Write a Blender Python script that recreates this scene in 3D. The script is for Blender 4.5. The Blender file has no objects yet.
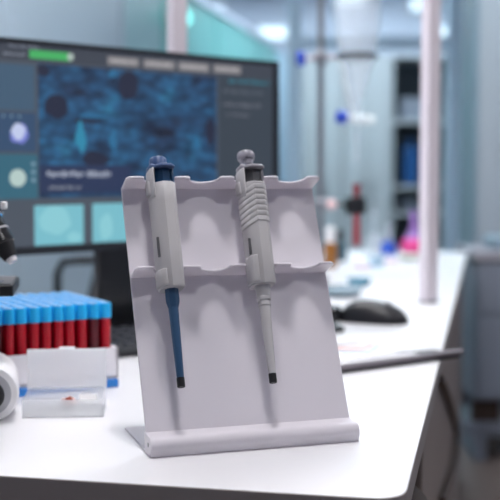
import bpy, bmesh, math, random
from mathutils import Vector, Matrix
random.seed(7)
PI = math.pi
T = 0.76            # height of the desk top above the floor
C = bpy.context.scene.collection

# ------------------------------------------------------------------ materials
def new_mat(name):
    m = bpy.data.materials.new(name); m.use_nodes = True
    return m, m.node_tree.nodes, m.node_tree.links

def mat(name, col, rough=0.5, metal=0.0, spec=0.5, trans=0.0, alpha=1.0, emit=None, estr=0.0,
        coat=0.0, ior=1.45, noise=0.0, nscale=30.0, bump=0.0, sss=0.0):
    m, n, l = new_mat(name)
    b = n['Principled BSDF']
    b.inputs['Base Color'].default_value = (*col, 1)
    b.inputs['Roughness'].default_value = rough
    b.inputs['Metallic'].default_value = metal
    b.inputs['Specular IOR Level'].default_value = spec
    b.inputs['Transmission Weight'].default_value = trans
    b.inputs['Alpha'].default_value = alpha
    b.inputs['IOR'].default_value = ior
    b.inputs['Coat Weight'].default_value = coat
    if sss:
        b.inputs['Subsurface Weight'].default_value = sss
        b.inputs['Subsurface Radius'].default_value = (.006, .006, .006)
    if emit:
        b.inputs['Emission Color'].default_value = (*emit, 1)
        b.inputs['Emission Strength'].default_value = estr
    if noise or bump:
        tc = n.new('ShaderNodeTexCoord'); nz = n.new('ShaderNodeTexNoise')
        nz.inputs['Scale'].default_value = nscale; nz.inputs['Detail'].default_value = 4
        l.new(tc.outputs['Object'], nz.inputs['Vector'])
        if noise:
            mx = n.new('ShaderNodeMix'); mx.data_type = 'RGBA'
            mx.inputs['A'].default_value = (*[c * (1 - noise) for c in col], 1)
            mx.inputs['B'].default_value = (*[min(1, c * (1 + noise)) for c in col], 1)
            l.new(nz.outputs['Fac'], mx.inputs['Factor']); l.new(mx.outputs['Result'], b.inputs['Base Color'])
        if bump:
            bp = n.new('ShaderNodeBump'); bp.inputs['Strength'].default_value = bump
            bp.inputs['Distance'].default_value = .001
            l.new(nz.outputs['Fac'], bp.inputs['Height']); l.new(bp.outputs['Normal'], b.inputs['Normal'])
    return m

def s2l(r, g, b):
    f = lambda c: (c / 255 / 12.92) if c / 255 <= .04045 else ((c / 255 + .055) / 1.055) ** 2.4
    return (f(r), f(g), f(b))

def emis(name, rgb, s=1.0):
    c = s2l(*rgb)
    return mat(name, (.01, .01, .01), rough=.5, emit=c, estr=s)

M = {}
M['desk'] = mat('white_laminate', (.75, .745, .765), rough=.32, noise=.015, nscale=6)
M['desk_edge'] = mat('desk_edge_band', (.30, .27, .265), rough=.5, noise=.04)
M['desk_side'] = mat('taupe_board', (.25, .21, .19), rough=.55, noise=.05, nscale=8)
M['pip_white'] = mat('pipette_white_plastic', (.52, .505, .515), rough=.35)
M['pip_gray'] = mat('pipette_grey_plastic', (.30, .29, .32), rough=.3)
M['pip_dark'] = mat('pipette_dark_recess', (.09, .09, .10), rough=.4)
M['knob_gray'] = mat('pipette_knob_plastic', (.42, .41, .47), rough=.18, trans=.25)
M['blue'] = mat('pipette_blue_plastic', (.034, .085, .17), rough=.3)
M['blue_cap'] = mat('pipette_blue_button', (.065, .11, .24), rough=.3)
M['blue_dark'] = mat('pipette_blue_recess', (.012, .05, .12), rough=.3)
M['black'] = mat('black_rubber', (.008, .008, .01), rough=.45)
M['black_gloss'] = mat('black_gloss_plastic', (.012, .012, .015), rough=.22, coat=.3)
M['mon_case'] = mat('monitor_casing', (.018, .02, .026), rough=.35)
M['key'] = mat('keyboard_keys', (.03, .032, .042), rough=.4)
M['keyb'] = mat('keyboard_body', (.015, .016, .02), rough=.4)
M['blood'] = mat('blood_filled_tube', (.46, .002, .014), rough=.22, spec=.35)
M['tubecap'] = mat('light_blue_cap', (.012, .42, .84), rough=.4)
M['stopper'] = mat('pinkish_grey_stopper', (.22, .40, .66), rough=.5)
M['rack'] = mat('white_rack_plastic', (.82, .80, .83), rough=.4)
M['rackblue'] = mat('blue_rack_base', (.02, .20, .60), rough=.4)
M['boxp'] = mat('translucent_box_plastic', (.66, .69, .73), rough=.2, alpha=.42)
M['boxlid'] = mat('frosted_lid_plastic', (.88, .88, .90), rough=.3, alpha=.86)
def translucent(name, col, f, alpha):
    m, n, l = new_mat(name); out = n['Material Output']; b = n['Principled BSDF']
    b.inputs['Base Color'].default_value = (*col, 1); b.inputs['Roughness'].default_value = .3
    tr = n.new('ShaderNodeBsdfTranslucent'); tr.inputs['Color'].default_value = (*col, 1)
    tp = n.new('ShaderNodeBsdfTransparent')
    m1 = n.new('ShaderNodeMixShader'); m1.inputs['Fac'].default_value = f
    m2 = n.new('ShaderNodeMixShader'); m2.inputs['Fac'].default_value = alpha
    l.new(b.outputs[0], m1.inputs[1]); l.new(tr.outputs[0], m1.inputs[2])
    l.new(tp.outputs[0], m2.inputs[1]); l.new(m1.outputs[0], m2.inputs[2]); l.new(m2.outputs[0], out.inputs['Surface'])
    return m
M['boxp'] = translucent('translucent_box_plastic', (.93, .95, .97), .5, .36)
M['boxlid'] = translucent('frosted_lid_plastic', (.97, .97, .98), .5, .80)
M['stand'] = translucent('lilac_white_plastic', (.82, .785, .835), .20, 1.0)
M['paper'] = mat('white_paper', (.85, .85, .86), rough=.8)
M['specimen'] = mat('reddish_specimen', (.40, .08, .05), rough=.4)
M['specimen_pale'] = mat('pale_pink_specimen', (.75, .5, .45), rough=.5)
M['mwhite'] = mat('microscope_white_enamel', (.80, .79, .80), rough=.35)
M['mgray'] = mat('microscope_grey_trim', (.42, .42, .45), rough=.35)
M['chrome'] = mat('chrome', (.75, .76, .78), rough=.15, metal=1)
M['steel'] = mat('dull_steel', (.30, .31, .34), rough=.35, metal=.8)
M['alu'] = mat('pale_painted_post', (.74, .68, .74), rough=.4)
M['bluewhite'] = mat('pale_blue_frame', (.60, .76, .92), rough=.4)
M['glass'] = mat('clear_glass', (.80, .88, .96), rough=.08, alpha=.24, spec=.8)
M['royal'] = mat('royal_blue_plastic', (.012, .05, .45), rough=.35)
M['redglass'] = mat('red_tube', (.32, .008, .02), rough=.25)
M['amber'] = mat('amber_glass', (.30, .12, .025), rough=.2)
M['pink'] = mat('pink_liquid', (.72, .06, .26), rough=.2)
M['blueliq'] = mat('blue_liquid', (.02, .09, .50), rough=.2)
M['purple'] = mat('violet_glass', (.30, .16, .45), rough=.2)
M['teal_dark'] = mat('dark_teal_plastic', (.02, .07, .10), rough=.3)
M['teal_mid'] = mat('teal_grey_glass', (.10, .26, .36), rough=.2)
M['folder'] = mat('grey_folder_board', (.17, .15, .17), rough=.5)
M['floor'] = mat('brown_grey_vinyl', (.165, .122, .108), rough=.35, noise=.12, nscale=3)
M['wall'] = mat('blue_grey_paint', (.50, .56, .66), rough=.7, noise=.03, nscale=2)
M['ceil'] = mat('white_ceiling_tile', (.62, .64, .72), rough=.8, noise=.03, nscale=5)
M['part_gray'] = mat('grey_blue_frosted_panel', (.40, .48, .55), rough=.35, noise=.05, nscale=1.2)
M['part_mid'] = mat('grey_teal_frosted_panel', (.28, .47, .50), rough=.35, noise=.05, nscale=1.2)
M['part_teal'] = mat('teal_frosted_panel', (.15, .46, .44), rough=.35, noise=.08, nscale=1.2)
M['part_pale'] = mat('pale_blue_frosted_panel', (.42, .60, .72), rough=.35)
M['rail'] = mat('lavender_white_rail', (.55, .60, .72), rough=.4)
M['cab'] = mat('grey_green_cabinet', (.43, .46, .49), rough=.45, noise=.04, nscale=2)
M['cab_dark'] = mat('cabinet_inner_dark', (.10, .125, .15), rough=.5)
M['tall'] = mat('blue_grey_cupboard', (.34, .38, .42), rough=.45, noise=.03, nscale=2)
M['tall_side'] = mat('slate_cupboard_side', (.22, .30, .36), rough=.45)
M['bench'] = mat('slate_grey_board', (.21, .235, .29), rough=.5, noise=.04)
M['bench_top'] = mat('grey_pink_bench_top', (.34, .33, .37), rough=.4)
M['violet'] = mat('violet_plastic', (.13, .10, .80), rough=.4)
M['navy'] = mat('navy_box', (.01, .07, .22), rough=.4)
M['brown'] = mat('dark_brown_vinyl', (.055, .034, .026), rough=.6)
M['lamp'] = mat('lamp_diffuser', (.9, .9, .9), emit=(1, .975, .985), estr=27)
M['lamp_bright'] = mat('bright_lamp_diffuser', (.9, .9, .9), emit=(1, .975, .985), estr=125)
M['blob_glow'] = mat('blob_glow_face', (.9, .9, .9), emit=(.62, .86, 1.0), estr=.85)  # glow of the blurred light blobs added on the back wall
M['lamp_cool'] = mat('cool_lamp_diffuser', (.9, .9, .9), emit=(.76, .91, 1.0), estr=36)
M['lamp_fill'] = mat('fill_lamp_diffuser', (.9, .9, .9), emit=(.76, .90, 1.0), estr=16)  # for the two added lamps near the back wall
M['tealamp'] = mat('teal_lamp_glow', (.3, .9, .85), emit=(.25, 1, .88), estr=1.3)
M['lampframe'] = mat('lamp_frame', (.7, .7, .72), rough=.5)

# ------------------------------------------------------------------ mesh helpers
def BM(): return bmesh.new()

def box(bm, x0, x1, y0, y1, z0, z1, mtx=None):
    vs = [bm.verts.new(p) for p in ((x0,y0,z0),(x1,y0,z0),(x1,y1,z0),(x0,y1,z0),(x0,y0,z1),(x1,y0,z1),(x1,y1,z1),(x0,y1,z1))]
    for f in ((3,2,1,0),(4,5,6,7),(0,1,5,4),(1,2,6,5),(2,3,7,6),(3,0,4,7)):
        bm.faces.new([vs[i] for i in f])
    if mtx is not None:
        for v in vs: v.co = mtx @ v.co
    return bm

def loft(bm, rings, caps=True, close=False):
    """rings: lists of points, the same count each"""
    R = [[bm.verts.new(p) for p in r] for r in rings]
    n = len(R[0])
    for a, b in zip(R[:-1], R[1:]):
        for i in range(n):
            bm.faces.new((a[i], a[(i+1) % n], b[(i+1) % n], b[i]))
    if caps:
        bm.faces.new(list(reversed(R[0]))); bm.faces.new(R[-1])
    return bm

def circle(r, z, n=24, cx=0, cy=0, ry=None):
    ry = r if ry is None else ry
    return [(cx + r*math.cos(2*PI*i/n), cy + ry*math.sin(2*PI*i/n), z) for i in range(n)]

def lathe(bm, prof, n=24, cx=0, cy=0, caps=True):
    return loft(bm, [circle(max(r, 1e-5), z, n, cx, cy) for r, z in prof], caps)

def rod(bm, p, q, r, n=12, r2=None):
    p, q = Vector(p), Vector(q); d = q - p
    m = Matrix.Translation(p) @ d.to_track_quat('Z', 'Y').to_matrix().to_4x4()
    ln = d.length; r2 = r if r2 is None else r2
    loft(bm, [[m @ Vector(c) for c in circle(r, 0, n)], [m @ Vector(c) for c in circle(r2, ln, n)]])
    return bm

def tube_path(bm, pts, r, n=8):
    pts = [Vector(p) for p in pts]
    rings = []
    for i, p in enumerate(pts):
        d = (pts[min(i+1, len(pts)-1)] - pts[max(i-1, 0)]).normalized()
        q = d.to_track_quat('Z', 'Y').to_matrix()
        rings.append([p + q @ Vector((r*math.cos(2*PI*k/n), r*math.sin(2*PI*k/n), 0)) for k in range(n)])
    return loft(bm, rings)

def prism(bm, poly, z0, z1):
    return loft(bm, [[(x, y, z0) for x, y in poly], [(x, y, z1) for x, y in poly]])

def prismx(bm, poly, x0, x1):
    """polygon of (y, z) points extruded along x"""
    return loft(bm, [[(x0, y, z) for y, z in poly], [(x1, y, z) for y, z in poly]])

def setp(o, label=None, cat=None, group=None, kind=None):
    if label: o['label'] = label
    if cat: o['category'] = cat
    if group: o['group'] = group
    if kind: o['kind'] = kind
    return o

def obj(name, bm, m, parent=None, bevel=0, seg=2, smooth=True, label=None):
    bmesh.ops.recalc_face_normals(bm, faces=bm.faces)
    me = bpy.data.meshes.new(name); bm.to_mesh(me); bm.free()
    mats = m if isinstance(m, (list, tuple)) else [m]
    for k in mats: me.materials.append(k)
    if smooth:
        for p in me.polygons: p.use_smooth = True
        me.set_sharp_from_angle(angle=math.radians(35))
    o = bpy.data.objects.new(name, me); C.objects.link(o)
    if parent is not None: o.parent = parent
    if bevel:
        b = o.modifiers.new('bevel', 'BEVEL'); b.width = bevel; b.segments = seg
        b.limit_method = 'ANGLE'; b.angle_limit = math.radians(40)
    if label: o['label'] = label
    return o

def thing(name, label, cat, loc=(0, 0, 0), rotz=0, group=None):
    o = bpy.data.objects.new(name, None); C.objects.link(o)
    o.location = loc; o.rotation_euler = (0, 0, rotz)
    o.empty_display_size = .02
    return setp(o, label, cat, group)

def copy_tree(o, parent=None):
    c = o.copy(); C.objects.link(c); c.parent = parent
    for ch in list(o.children): copy_tree(ch, c)
    return c

def struct(name, bm, m, parent=None, bevel=0, smooth=False):
    o = obj(name, bm, m, parent, bevel=bevel, smooth=smooth)
    if parent is None: o['kind'] = 'structure'
    return o

ORD = ['first', 'second', 'third', 'fourth', 'fifth', 'sixth', 'seventh', 'eighth', 'ninth', 'tenth']

# ------------------------------------------------------------------ room
CEIL = 2.62
struct('floor', box(BM(), -2.8, 3.6, -2.2, 9.8, -.05, 0), M['floor'])
struct('ceiling', box(BM(), -2.8, 3.6, -2.2, 9.8, CEIL, CEIL + .05), M['ceil'])
struct('wall_left', box(BM(), -2.85, -2.8, -2.2, 9.8, 0, CEIL), M['wall'])
struct('wall_right', box(BM(), 3.6, 3.65, -2.2, 9.8, 0, CEIL), M['wall'])
struct('wall_back', box(BM(), -2.8, 3.6, 9.8, 9.85, 0, CEIL), M['wall'])
struct('wall_front', box(BM(), -2.8, 3.6, -2.25, -2.2, 0, CEIL), M['wall'])

# ceiling lamps (flush panels); the two far ones are added fill, out of view
def lamp(x, y, w, d, label, group=None, lm='lamp'):
    t = thing('ceiling_light', label, 'ceiling light', (x, y, CEIL), -math.radians(11.5), group)
    f = BM(); e = .02
    box(f, -w/2-e, w/2+e, -d/2-e, -d/2, -.03, 0); box(f, -w/2-e, w/2+e, d/2, d/2+e, -.03, 0)
    box(f, -w/2-e, -w/2, -d/2, d/2, -.03, 0); box(f, w/2, w/2+e, -d/2, d/2, -.03, 0)
    obj('lamp_frame', f, M['lampframe'], t, smooth=False)
    obj('lamp_diffuser', box(BM(), -w/2, w/2, -d/2, d/2, -.024, -.004), M[lm], t, smooth=False)
    return t
near = 'ceiling lamps above the near desk'
lamp(.28, .27, .155, .155, 'compact square ceiling light high above the camera end of the desk', lm='lamp_bright')
lamp(-.04, 1.22, .22, .22, 'compact square ceiling light straight above the pipette stand', lm='lamp_bright')
lamp(-.35, 8.8, 1.1, .45, 'added unseen ceiling light beyond the middle of the teal partition', lm='lamp_fill')  # this and the next are added unseen to brighten back wall and ceiling
lamp(1.2, 8.95, 1.1, .45, 'added unseen ceiling light just behind the grey cabinets', lm='lamp_fill')
lamp(-.3, 2.6, 1.2, .35, 'flush white ceiling light above the back of the computer monitor')
lamp(.75, 3.6, .75, .30, 'flush white ceiling light above the far end of the white desk', lm='lamp_cool')
lamp(1.9, 1.6, .30, .8, 'flush white ceiling light above the aisle right of the desk')
lamp(-1.9, 2.0, .30, .8, 'flush white ceiling light above the space left of the desk')
lamp(-.4, 6.4, 1.0, .4, 'flush ceiling light above the teal frosted partition', lm='lamp_cool')
lamp(1.0, 7.0, 1.0, .35, 'flush ceiling light above the grey cabinets', lm='lamp_cool')
def glow_blob(x, z, w, h, label):  # glowing panels added on the back wall to stand in for blurred light blobs
    t = thing('glow_blob', label, 'glow panel', (x, 9.8, z))
    obj('blob_backing', box(BM(), -w/2 - .012, w/2 + .012, -.05, 0, -h/2 - .012, h/2 + .012), M['lampframe'], t, bevel=.01)
    obj('blob_face', box(BM(), -w/2, w/2, -.075, -.045, -h/2, h/2), M['blob_glow'], t, bevel=.012, seg=3)
glow_blob(-.305, T + 1.655, .15, .10, 'pale glow panel added as a light blob above the teal partition, right of the left white post')
glow_blob(.225, T + 1.46, .30, .10, 'wide glow panel added as a light blob just above the upper right monitor corner')
glow_blob(.86, T + 1.75, .26, .10, 'glow panel added as a light blob behind the top of the separatory funnel')
glow_blob(1.45, T + 1.70, .14, .11, 'glow panel added as a light blob just left of the right white post')
glow_blob(1.66, T + 1.46, .12, .11, 'glow panel added as a light blob just right of the right white post')

# ------------------------------------------------------------------ desk
def arc(cx, cy, r, a0, a1, n=8):
    return [(cx + r*math.cos(a0+(a1-a0)*i/n), cy + r*math.sin(a0+(a1-a0)*i/n)) for i in range(n+1)]

def round_poly(poly, radii, n=7):
    out = []
    N = len(poly)
    for i in range(N):
        p = Vector(poly[i]); a = Vector(poly[i-1]); b = Vector(poly[(i+1) % N]); r = radii[i]
        if not r: out.append(tuple(p)); continue
        u = (a-p).normalized(); v = (b-p).normalized()
        for k in range(n+1):
            t = k/n
            out.append(tuple((p+u*r)*(1-t)**2 + p*2*t*(1-t) + (p+v*r)*t*t))
    return out

desk_poly = round_poly([(-1.02, 1.196), (.134, .952), (.757, 3.892), (.16, 4.02), (-.22, 2.42), (-1.0, 2.30)],
                       [.02, .035, .02, .02, .10, .02])
desk = thing('desk', 'long white laboratory desk with a taupe side that carries everything in the foreground', 'desk', (0, 0, 0))
bm = prism(BM(), desk_poly, T-.028, T)
bmesh.ops.recalc_face_normals(bm, faces=bm.faces)
for f in bm.faces: f.material_index = 0 if f.normal.z > .5 else 1
obj('desktop', bm, [M['desk'], M['desk_edge']], desk, bevel=.0015)
# side panel below the right edge, starting a little back from the corner
e = Vector((.623, 2.94)).normalized(); nrm = Vector((e.y, -e.x))
def edge(s, off): p = Vector((.134, .952)) + e*s + nrm*off; return (p.x, p.y)
obj('side_panel', prism(BM(), [edge(.50, -.012), edge(2.95, -.012), edge(2.95, -.035), edge(.50, -.035)], .06, T-.028), M['desk_side'], desk, bevel=.002)
obj('plinth', prism(BM(), [edge(.52, -.03), edge(2.93, -.03), edge(2.93, -.07), edge(.52, -.07)], 0, .06), M['bench'], desk)
obj('back_panel', prism(BM(), [(-.98, 2.22), (-.98, 2.20), (-.24, 2.32), (-.24, 2.34)], .05, T-.028), M['desk_side'], desk)
for x, y in ((-.95, 1.26), (-.95, 2.12), (-.12, 2.35), (.22, 3.9)):
    obj('leg', box(BM(), x-.025, x+.025, y-.025, y+.025, 0, T-.028), M['steel'], desk, bevel=.004)

# ------------------------------------------------------------------ pipette stand
YAW = math.radians(18.04); LEAN = math.radians(24.9); SW = .2225
stand = thing('pipette_stand', 'white lilac-tinted plastic pipette stand with leaning panel and two notched shelves', 'pipette stand', (-.0969, 1.0896, T), YAW)
sL, cL = math.sin(LEAN), math.cos(LEAN)
def pan(a, l, s): return Vector((a, .025 + l*sL - s*cL, .018 + l*cL + s*sL))
pt = .003
bm = BM()
nseg = 1
prof = [pan(0, 0, 0), pan(0, .2735, 0), pan(0, .2735, -pt), pan(0, -.004, -pt), pan(0, -.004, 0)]
prismx(bm, [(p.y, p.z) for p in prof], 0, SW)
obj('back_panel', bm, M['stand'], stand, bevel=.0006)
# base: thin foot plate turning up into a rounded front roll
bm = BM()
prismx(bm, [(.0, 0), (.133, 0), (.133, .0022), (.02, .0026)], .0005, SW-.0005)
obj('foot_plate', bm, M['stand'], stand)
rp = []
r = .0085
for cx, cz, a0 in ((.0085, .0100, PI), (.019, .0128, PI/2)):
    pass
rp = [(.003, .0002)] + [(.0095 + .0095*math.cos(a), .0105 + .0095*math.sin(a)) for a in [math.radians(210 - i*15) for i in range(9)]] + [(.018, .0202), (.024, .0208), (.0305, .0205), (.0305, .0165), (.027, .0006)]
obj('front_roll', prismx(BM(), rp, -.001, SW+.001), M['stand'], stand, bevel=.0008)
bm = BM(); rod(bm, (-.0016, .0115, .0115), (-.0009, .0115, .0115), .0024, 14)
obj('screw_hole', bm, M['mgray'], stand)
NC = [.0365, .0873, .1380, .1890]
def shelf_poly(depth, hw, nd):
    pts = [(0, 0), (0, depth - .0045), (.0035, depth)]
    for c in NC:
        pts.append((c - hw - .004, depth))
        for k in range(0, 13):
            a = PI * (1 - k/12)
            pts.append((c + hw*math.cos(a), depth - .0012 - nd*math.sin(a)**.85 if 0 < k < 12 else depth - .0012))
        pts.append((c + hw + .004, depth))
    pts += [(SW-.0035, depth), (SW, depth - .0045), (SW, 0)]
    return pts
for l, dp, hw in ((.2705, .030, .0168), (.1680, .029, .0163)):
    bm = BM(); poly = shelf_poly(dp, hw, .0145); th = .0032
    A = [pan(a, l, s) for a, s in poly]; B = [pan(a, l + th, s) for a, s in poly]
    loft(bm, [A, B])
    o = obj('shelf', bm, M['stand'], stand, bevel=.0013, seg=3)

# ------------------------------------------------------------------ pipettes
bpy.context.view_layer.update()
SM = Matrix.Translation(Vector((-.0969, 1.0896, T))) @ Matrix.Rotation(YAW, 4, 'Z')
def pip_frame(a0, a1, l0, l1, s, twist):
    p = SM @ pan(a0, l0, s); q = SM @ pan(a1, l1, s + .001)
    z = (q - p).normalized()
    y = -(SM.to_3x3() @ (pan(0, 0, 1) - pan(0, 0, 0))).normalized()
    x = y.cross(z).normalized(); y = z.cross(x).normalized()
    R = Matrix((x, y, z)).transposed().to_4x4()
    return Matrix.Translation(p) @ R @ Matrix.Rotation(twist, 4, 'Z')

SEC = [(.0125, .010), (.0095, .0135), (-.0095, .0135), (-.0125, .010), (-.0130, -.002), (-.0105, -.0080), (-.0035, -.0140),
       (.0070, -.0145), (.0115, -.0115), (.0130, -.002)]
def sec(z, k=1.0, ky=None, chev=0.0, dx=0, dy=0):
    ky = k if ky is None else ky
    return [(x*k + dx, y*ky + dy, z - chev*max(0, -(x*k + .0035))) for x, y in SEC]

def pipette(name, label, frame, gray):
    t = thing(name, label, 'pipette'); t.matrix_world = frame
    W = M['pip_white']
    top = .2225 if gray else .2215
    bot = .1055 if gray else .1035
    rings = [sec(bot, .90), sec(bot + .002, .96)]
    if gray:
        rings += [sec(.150, .97)]
        z = .176
        rings += [sec(z, .985, chev=.6)]
        for i in range(7):
            rings += [sec(z + .0006, 1.045, chev=.6), sec(z + .0050, 1.03, chev=.6), sec(z + .0056, .99, chev=.6)]
            z += .0063
        rings += [sec(top - .0015, 1.03), sec(top, 1.0)]
    else:
        rings += [sec(.150, .97), sec(.20, .99), sec(top - .001, 1.0), sec(top, .96)]
    body = obj('body', loft(BM(), rings), W, t, bevel=.0006)
    # rear and left shell around the thumb recess
    def shell(z, k=1.0):
        return [(x*k, y*k, z) for x, y in ((.0125, .010), (.0095, .0135), (-.0095, .0135), (-.0130, .010), (-.0138, -.002), (-.0118, -.0082),
                (-.0098, -.0076), (-.0108, -.002), (-.0090, .008), (.0108, .007))]
    obj('upper_shell', loft(BM(), [shell(top - .016, .97), shell(top, 1.03), shell(top + .014, 1.0), shell(top + .018, .93)]), W, t, bevel=.0006)
    bm = BM(); box(bm, -.0158, -.011, -.002, .009, top - .012, top + .004)
    obj('shelf_hook', bm, W, t, bevel=.0022, seg=3)
    # recess block
    obj('thumb_recess', loft(BM(), [[(x*.72 + .001, y*.78 + .001, z) for x, y in SEC] for z in (top - .001, top + .018)]),
        M['pip_dark'] if gray else M['blue_dark'], t, bevel=.0005)
    side = M['pip_gray'] if gray else M['blue']
    bm = BM()
    for x0, x1 in ((.0085, .0118),):
        box(bm, x0, x1, -.0105, .006, top - .001, top + .018)
    obj('side_cheek', bm, side, t, bevel=.001)
    # visor shaped finger rest
    def vis(z, k, fy):
        return [(x*k + .0008, (y*k if y > 0 else y*k*fy), z + (.0022*(1 if y > -.005 else -.3) if True else 0)) for x, y in SEC]
    vz = top + .0165
    obj('finger_rest', loft(BM(), [vis(vz, .90, 1.05), vis(vz + .0012, 1.0, 1.12), vis(vz + .0042, .98, 1.10), vis(vz + .0062, .80, .85)]),
        M['pip_gray'] if gray else M['blue_cap'], t, bevel=.0006)
    # plunger
    cx, cy = (-.0015, .002) if gray else (-.0005, .002)
    if gray:
        prof = [(.0052, top + .018), (.0052, top + .0245), (.0072, top + .0255), (.0076, top + .0295), (.0066, top + .0305), (.0093, top + .032),
                (.0101, top + .0345), (.0101, top + .038), (.0088, top + .0405), (.006, top + .0415)]
        obj('plunger_button', lathe(BM(), prof, 28, cx, cy), M['knob_gray'], t, bevel=.0003)
    else:
        prof = [(.0085, top + .018), (.0098, top + .0225), (.0098, top + .0305), (.0086, top + .0325), (.0062, top + .0335)]
        obj('plunger_button', lathe(BM(), prof, 10, cx, cy), M['blue_cap'], t, bevel=.0007)
    # ejector cover low on the left, and its slot
    bm = BM()
    z0, z1 = bot + .002, bot + (.032 if gray else .020)
    loft(bm, [[(x - .0012, y, z) for x, y in ((-.0128*k, .008), (-.0136*k, -.002), (-.0112*k, -.0090), (-.0068*k, -.0122), (-.006, -.009), (-.009, .007))]
              for z, k in ((z0, .93), (z0 + .003, 1.0), (z1 - .003, 1.02), (z1, .96))])
    obj('ejector_cover', bm, W, t, bevel=.0008)
    bm = BM()
    zs0, zs1 = (z1 + .002, z1 + .020) if gray else (z1 + .014, z1 + .036)
    box(bm, -.0134, -.0112, -.0062, -.0044, zs0, zs1)
    obj('slot', bm, M['pip_dark'], t)
    # nose
    if gray:
        obj('nose_cone', lathe(BM(), [(.0088, .104), (.0088, .1065)], 24), W, t)
        prof = [(.0046, .075), (.0052, .083), (.0068, .0835), (.0066, .0885), (.0060, .089), (.0075, .0895), (.0078, .0925), (.0072, .0935), (.0086, .1045), (.0086, .107)]
        obj('collar', lathe(BM(), prof, 28), W, t, bevel=.0003)
        obj('shaft', lathe(BM(), [(.0037, .0095), (.0040, .012), (.0052, .055), (.0060, .080), (.0060, .084)], 24), W, t)
    else:
        obj('collar', lathe(BM(), [(.0050, .082), (.0060, .0845), (.0077, .0905), (.0077, .1045)], 8), M['blue'], t, bevel=.0006)
        obj('shaft', lathe(BM(), [(.0036, .0095), (.0039, .0115), (.0050, .070), (.0054, .084)], 20), M['blue'], t)
    obj('rubber_tip', lathe(BM(), [(.0036, 0), (.0041, .0006), (.0041, .0098)], 20), M['black'], t)
    return t

pipette('pipette', 'white pipette with dark blue button and blue shaft, in the leftmost notch of the stand',
        pip_frame(.0340, .0372, .040, .298, .0300, math.radians(9)), False)
pipette('pipette', 'light grey pipette with ribbed grip and grey knob, in the third notch of the stand',
        pip_frame(.1318, .1392, .0386, .3025, .0300, math.radians(9)), True)

# ------------------------------------------------------------------ monitor
mon = thing('monitor', 'wide black computer monitor showing a blue bacteria picture and menu buttons', 'monitor', (-.39, 1.747, T), math.atan2(.675, .737))
# local x along the width, local -y is towards the viewer
X0, X1, Z0, Z1 = -.022, .601, .150, .490
bm = BM()
loft(bm, [[(X0, .0, Z0), (X1, .0, Z0), (X1, .0, Z1), (X0, .0, Z1)], [(X0, .018, Z0), (X1, .018, Z0), (X1, .018, Z1), (X0, .018, Z1)],
          [(X0+.06, .045, Z0+.04), (X1-.06, .045, Z0+.04), (X1-.06, .045, Z1-.06), (X0+.06, .045, Z1-.06)]])
obj('casing', bm, M['mon_case'], mon, bevel=.002)
bm = BM()
bx0, bx1, bz0, bz1 = X0+.008, X1-.014, Z0+.013, Z1-.008
box(bm, X0, X1, -.004, 0, bz1, Z1); box(bm, X0, X1, -.004, 0, Z0, bz0)
box(bm, X0, bx0, -.004, 0, bz0, bz1); box(bm, bx1, X1, -.004, 0, bz0, bz1)
obj('bezel', bm, M['mon_case'], mon, smooth=False)
scr = obj('screen', box(BM(), bx0, bx1, -.0012, -.0002, bz0, bz1), emis('screen_slate', (72, 80, 92)), mon, smooth=False)
def ui(name, r, m, d=.0004, parent=scr, y=-.0012):
    return obj(name, box(BM(), r[0], r[1], y-d, y-.0001, r[2], r[3]), m, parent, smooth=False)
ui('header_bar', (bx0, bx1, .457, bz1), emis('header', (58, 64, 76)), .0003)
# bacteria picture: procedural, shown by the screen
m, n, l = new_mat('bacteria_picture')
b = n['Principled BSDF']; b.inputs['Base Color'].default_value = (.01, .01, .01, 1); b.inputs['Roughness'].default_value = .5
tc = n.new('ShaderNodeTexCoord')
mp = n.new('ShaderNodeMapping'); mp.inputs['Scale'].default_value = (1, 1, 1.6)
l.new(tc.outputs['Object'], mp.inputs['Vector'])
big = n.new('ShaderNodeTexNoise'); big.inputs['Scale'].default_value = 11; big.inputs['Detail'].default_value = 2.5
l.new(mp.outputs['Vector'], big.inputs['Vector'])
vo = n.new('ShaderNodeTexVoronoi'); vo.feature = 'SMOOTH_F1'; vo.inputs['Scale'].default_value = 56
mp2 = n.new('ShaderNodeMapping'); mp2.inputs['Scale'].default_value = (.85, 1, 1.5); mp2.inputs['Rotation'].default_value = (0, .5, 0)
l.new(tc.outputs['Object'], mp2.inputs['Vector']); l.new(mp2.outputs['Vector'], vo.inputs['Vector'])
r1 = n.new('ShaderNodeValToRGB'); cr = r1.color_ramp
cr.elements[0].position = .30; cr.elements[0].color = (*s2l(24, 40, 70), 1)
cr.elements[1].position = .42; cr.elements[1].color = (*s2l(30, 74, 112), 1)
x = cr.elements.new(.60); x.color = (*s2l(34, 90, 130), 1)
x = cr.elements.new(.74); x.color = (*s2l(42, 128, 162), 1)
l.new(big.outputs['Fac'], r1.inputs['Fac'])
r2 = n.new('ShaderNodeValToRGB'); r2.color_ramp.elements[0].position = .10; r2.color_ramp.elements[0].color = (1.25, 1.25, 1.25, 1)
r2.color_ramp.elements[1].position = .75; r2.color_ramp.elements[1].color = (.16, .18, .26, 1)
l.new(vo.outputs['Distance'], r2.inputs['Fac'])
mx = n.new('ShaderNodeMix'); mx.data_type = 'RGBA'; mx.blend_type = 'MULTIPLY'; mx.inputs['Factor'].default_value = 1
l.new(r1.outputs['Color'], mx.inputs['A']); l.new(r2.outputs['Color'], mx.inputs['B'])
l.new(mx.outputs['Result'], b.inputs['Emission Color']); b.inputs['Emission Strength'].default_value = 1.0
pic = ui('image_panel', (.0706, .4453, .2400, .4539), m, .0004)
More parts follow.
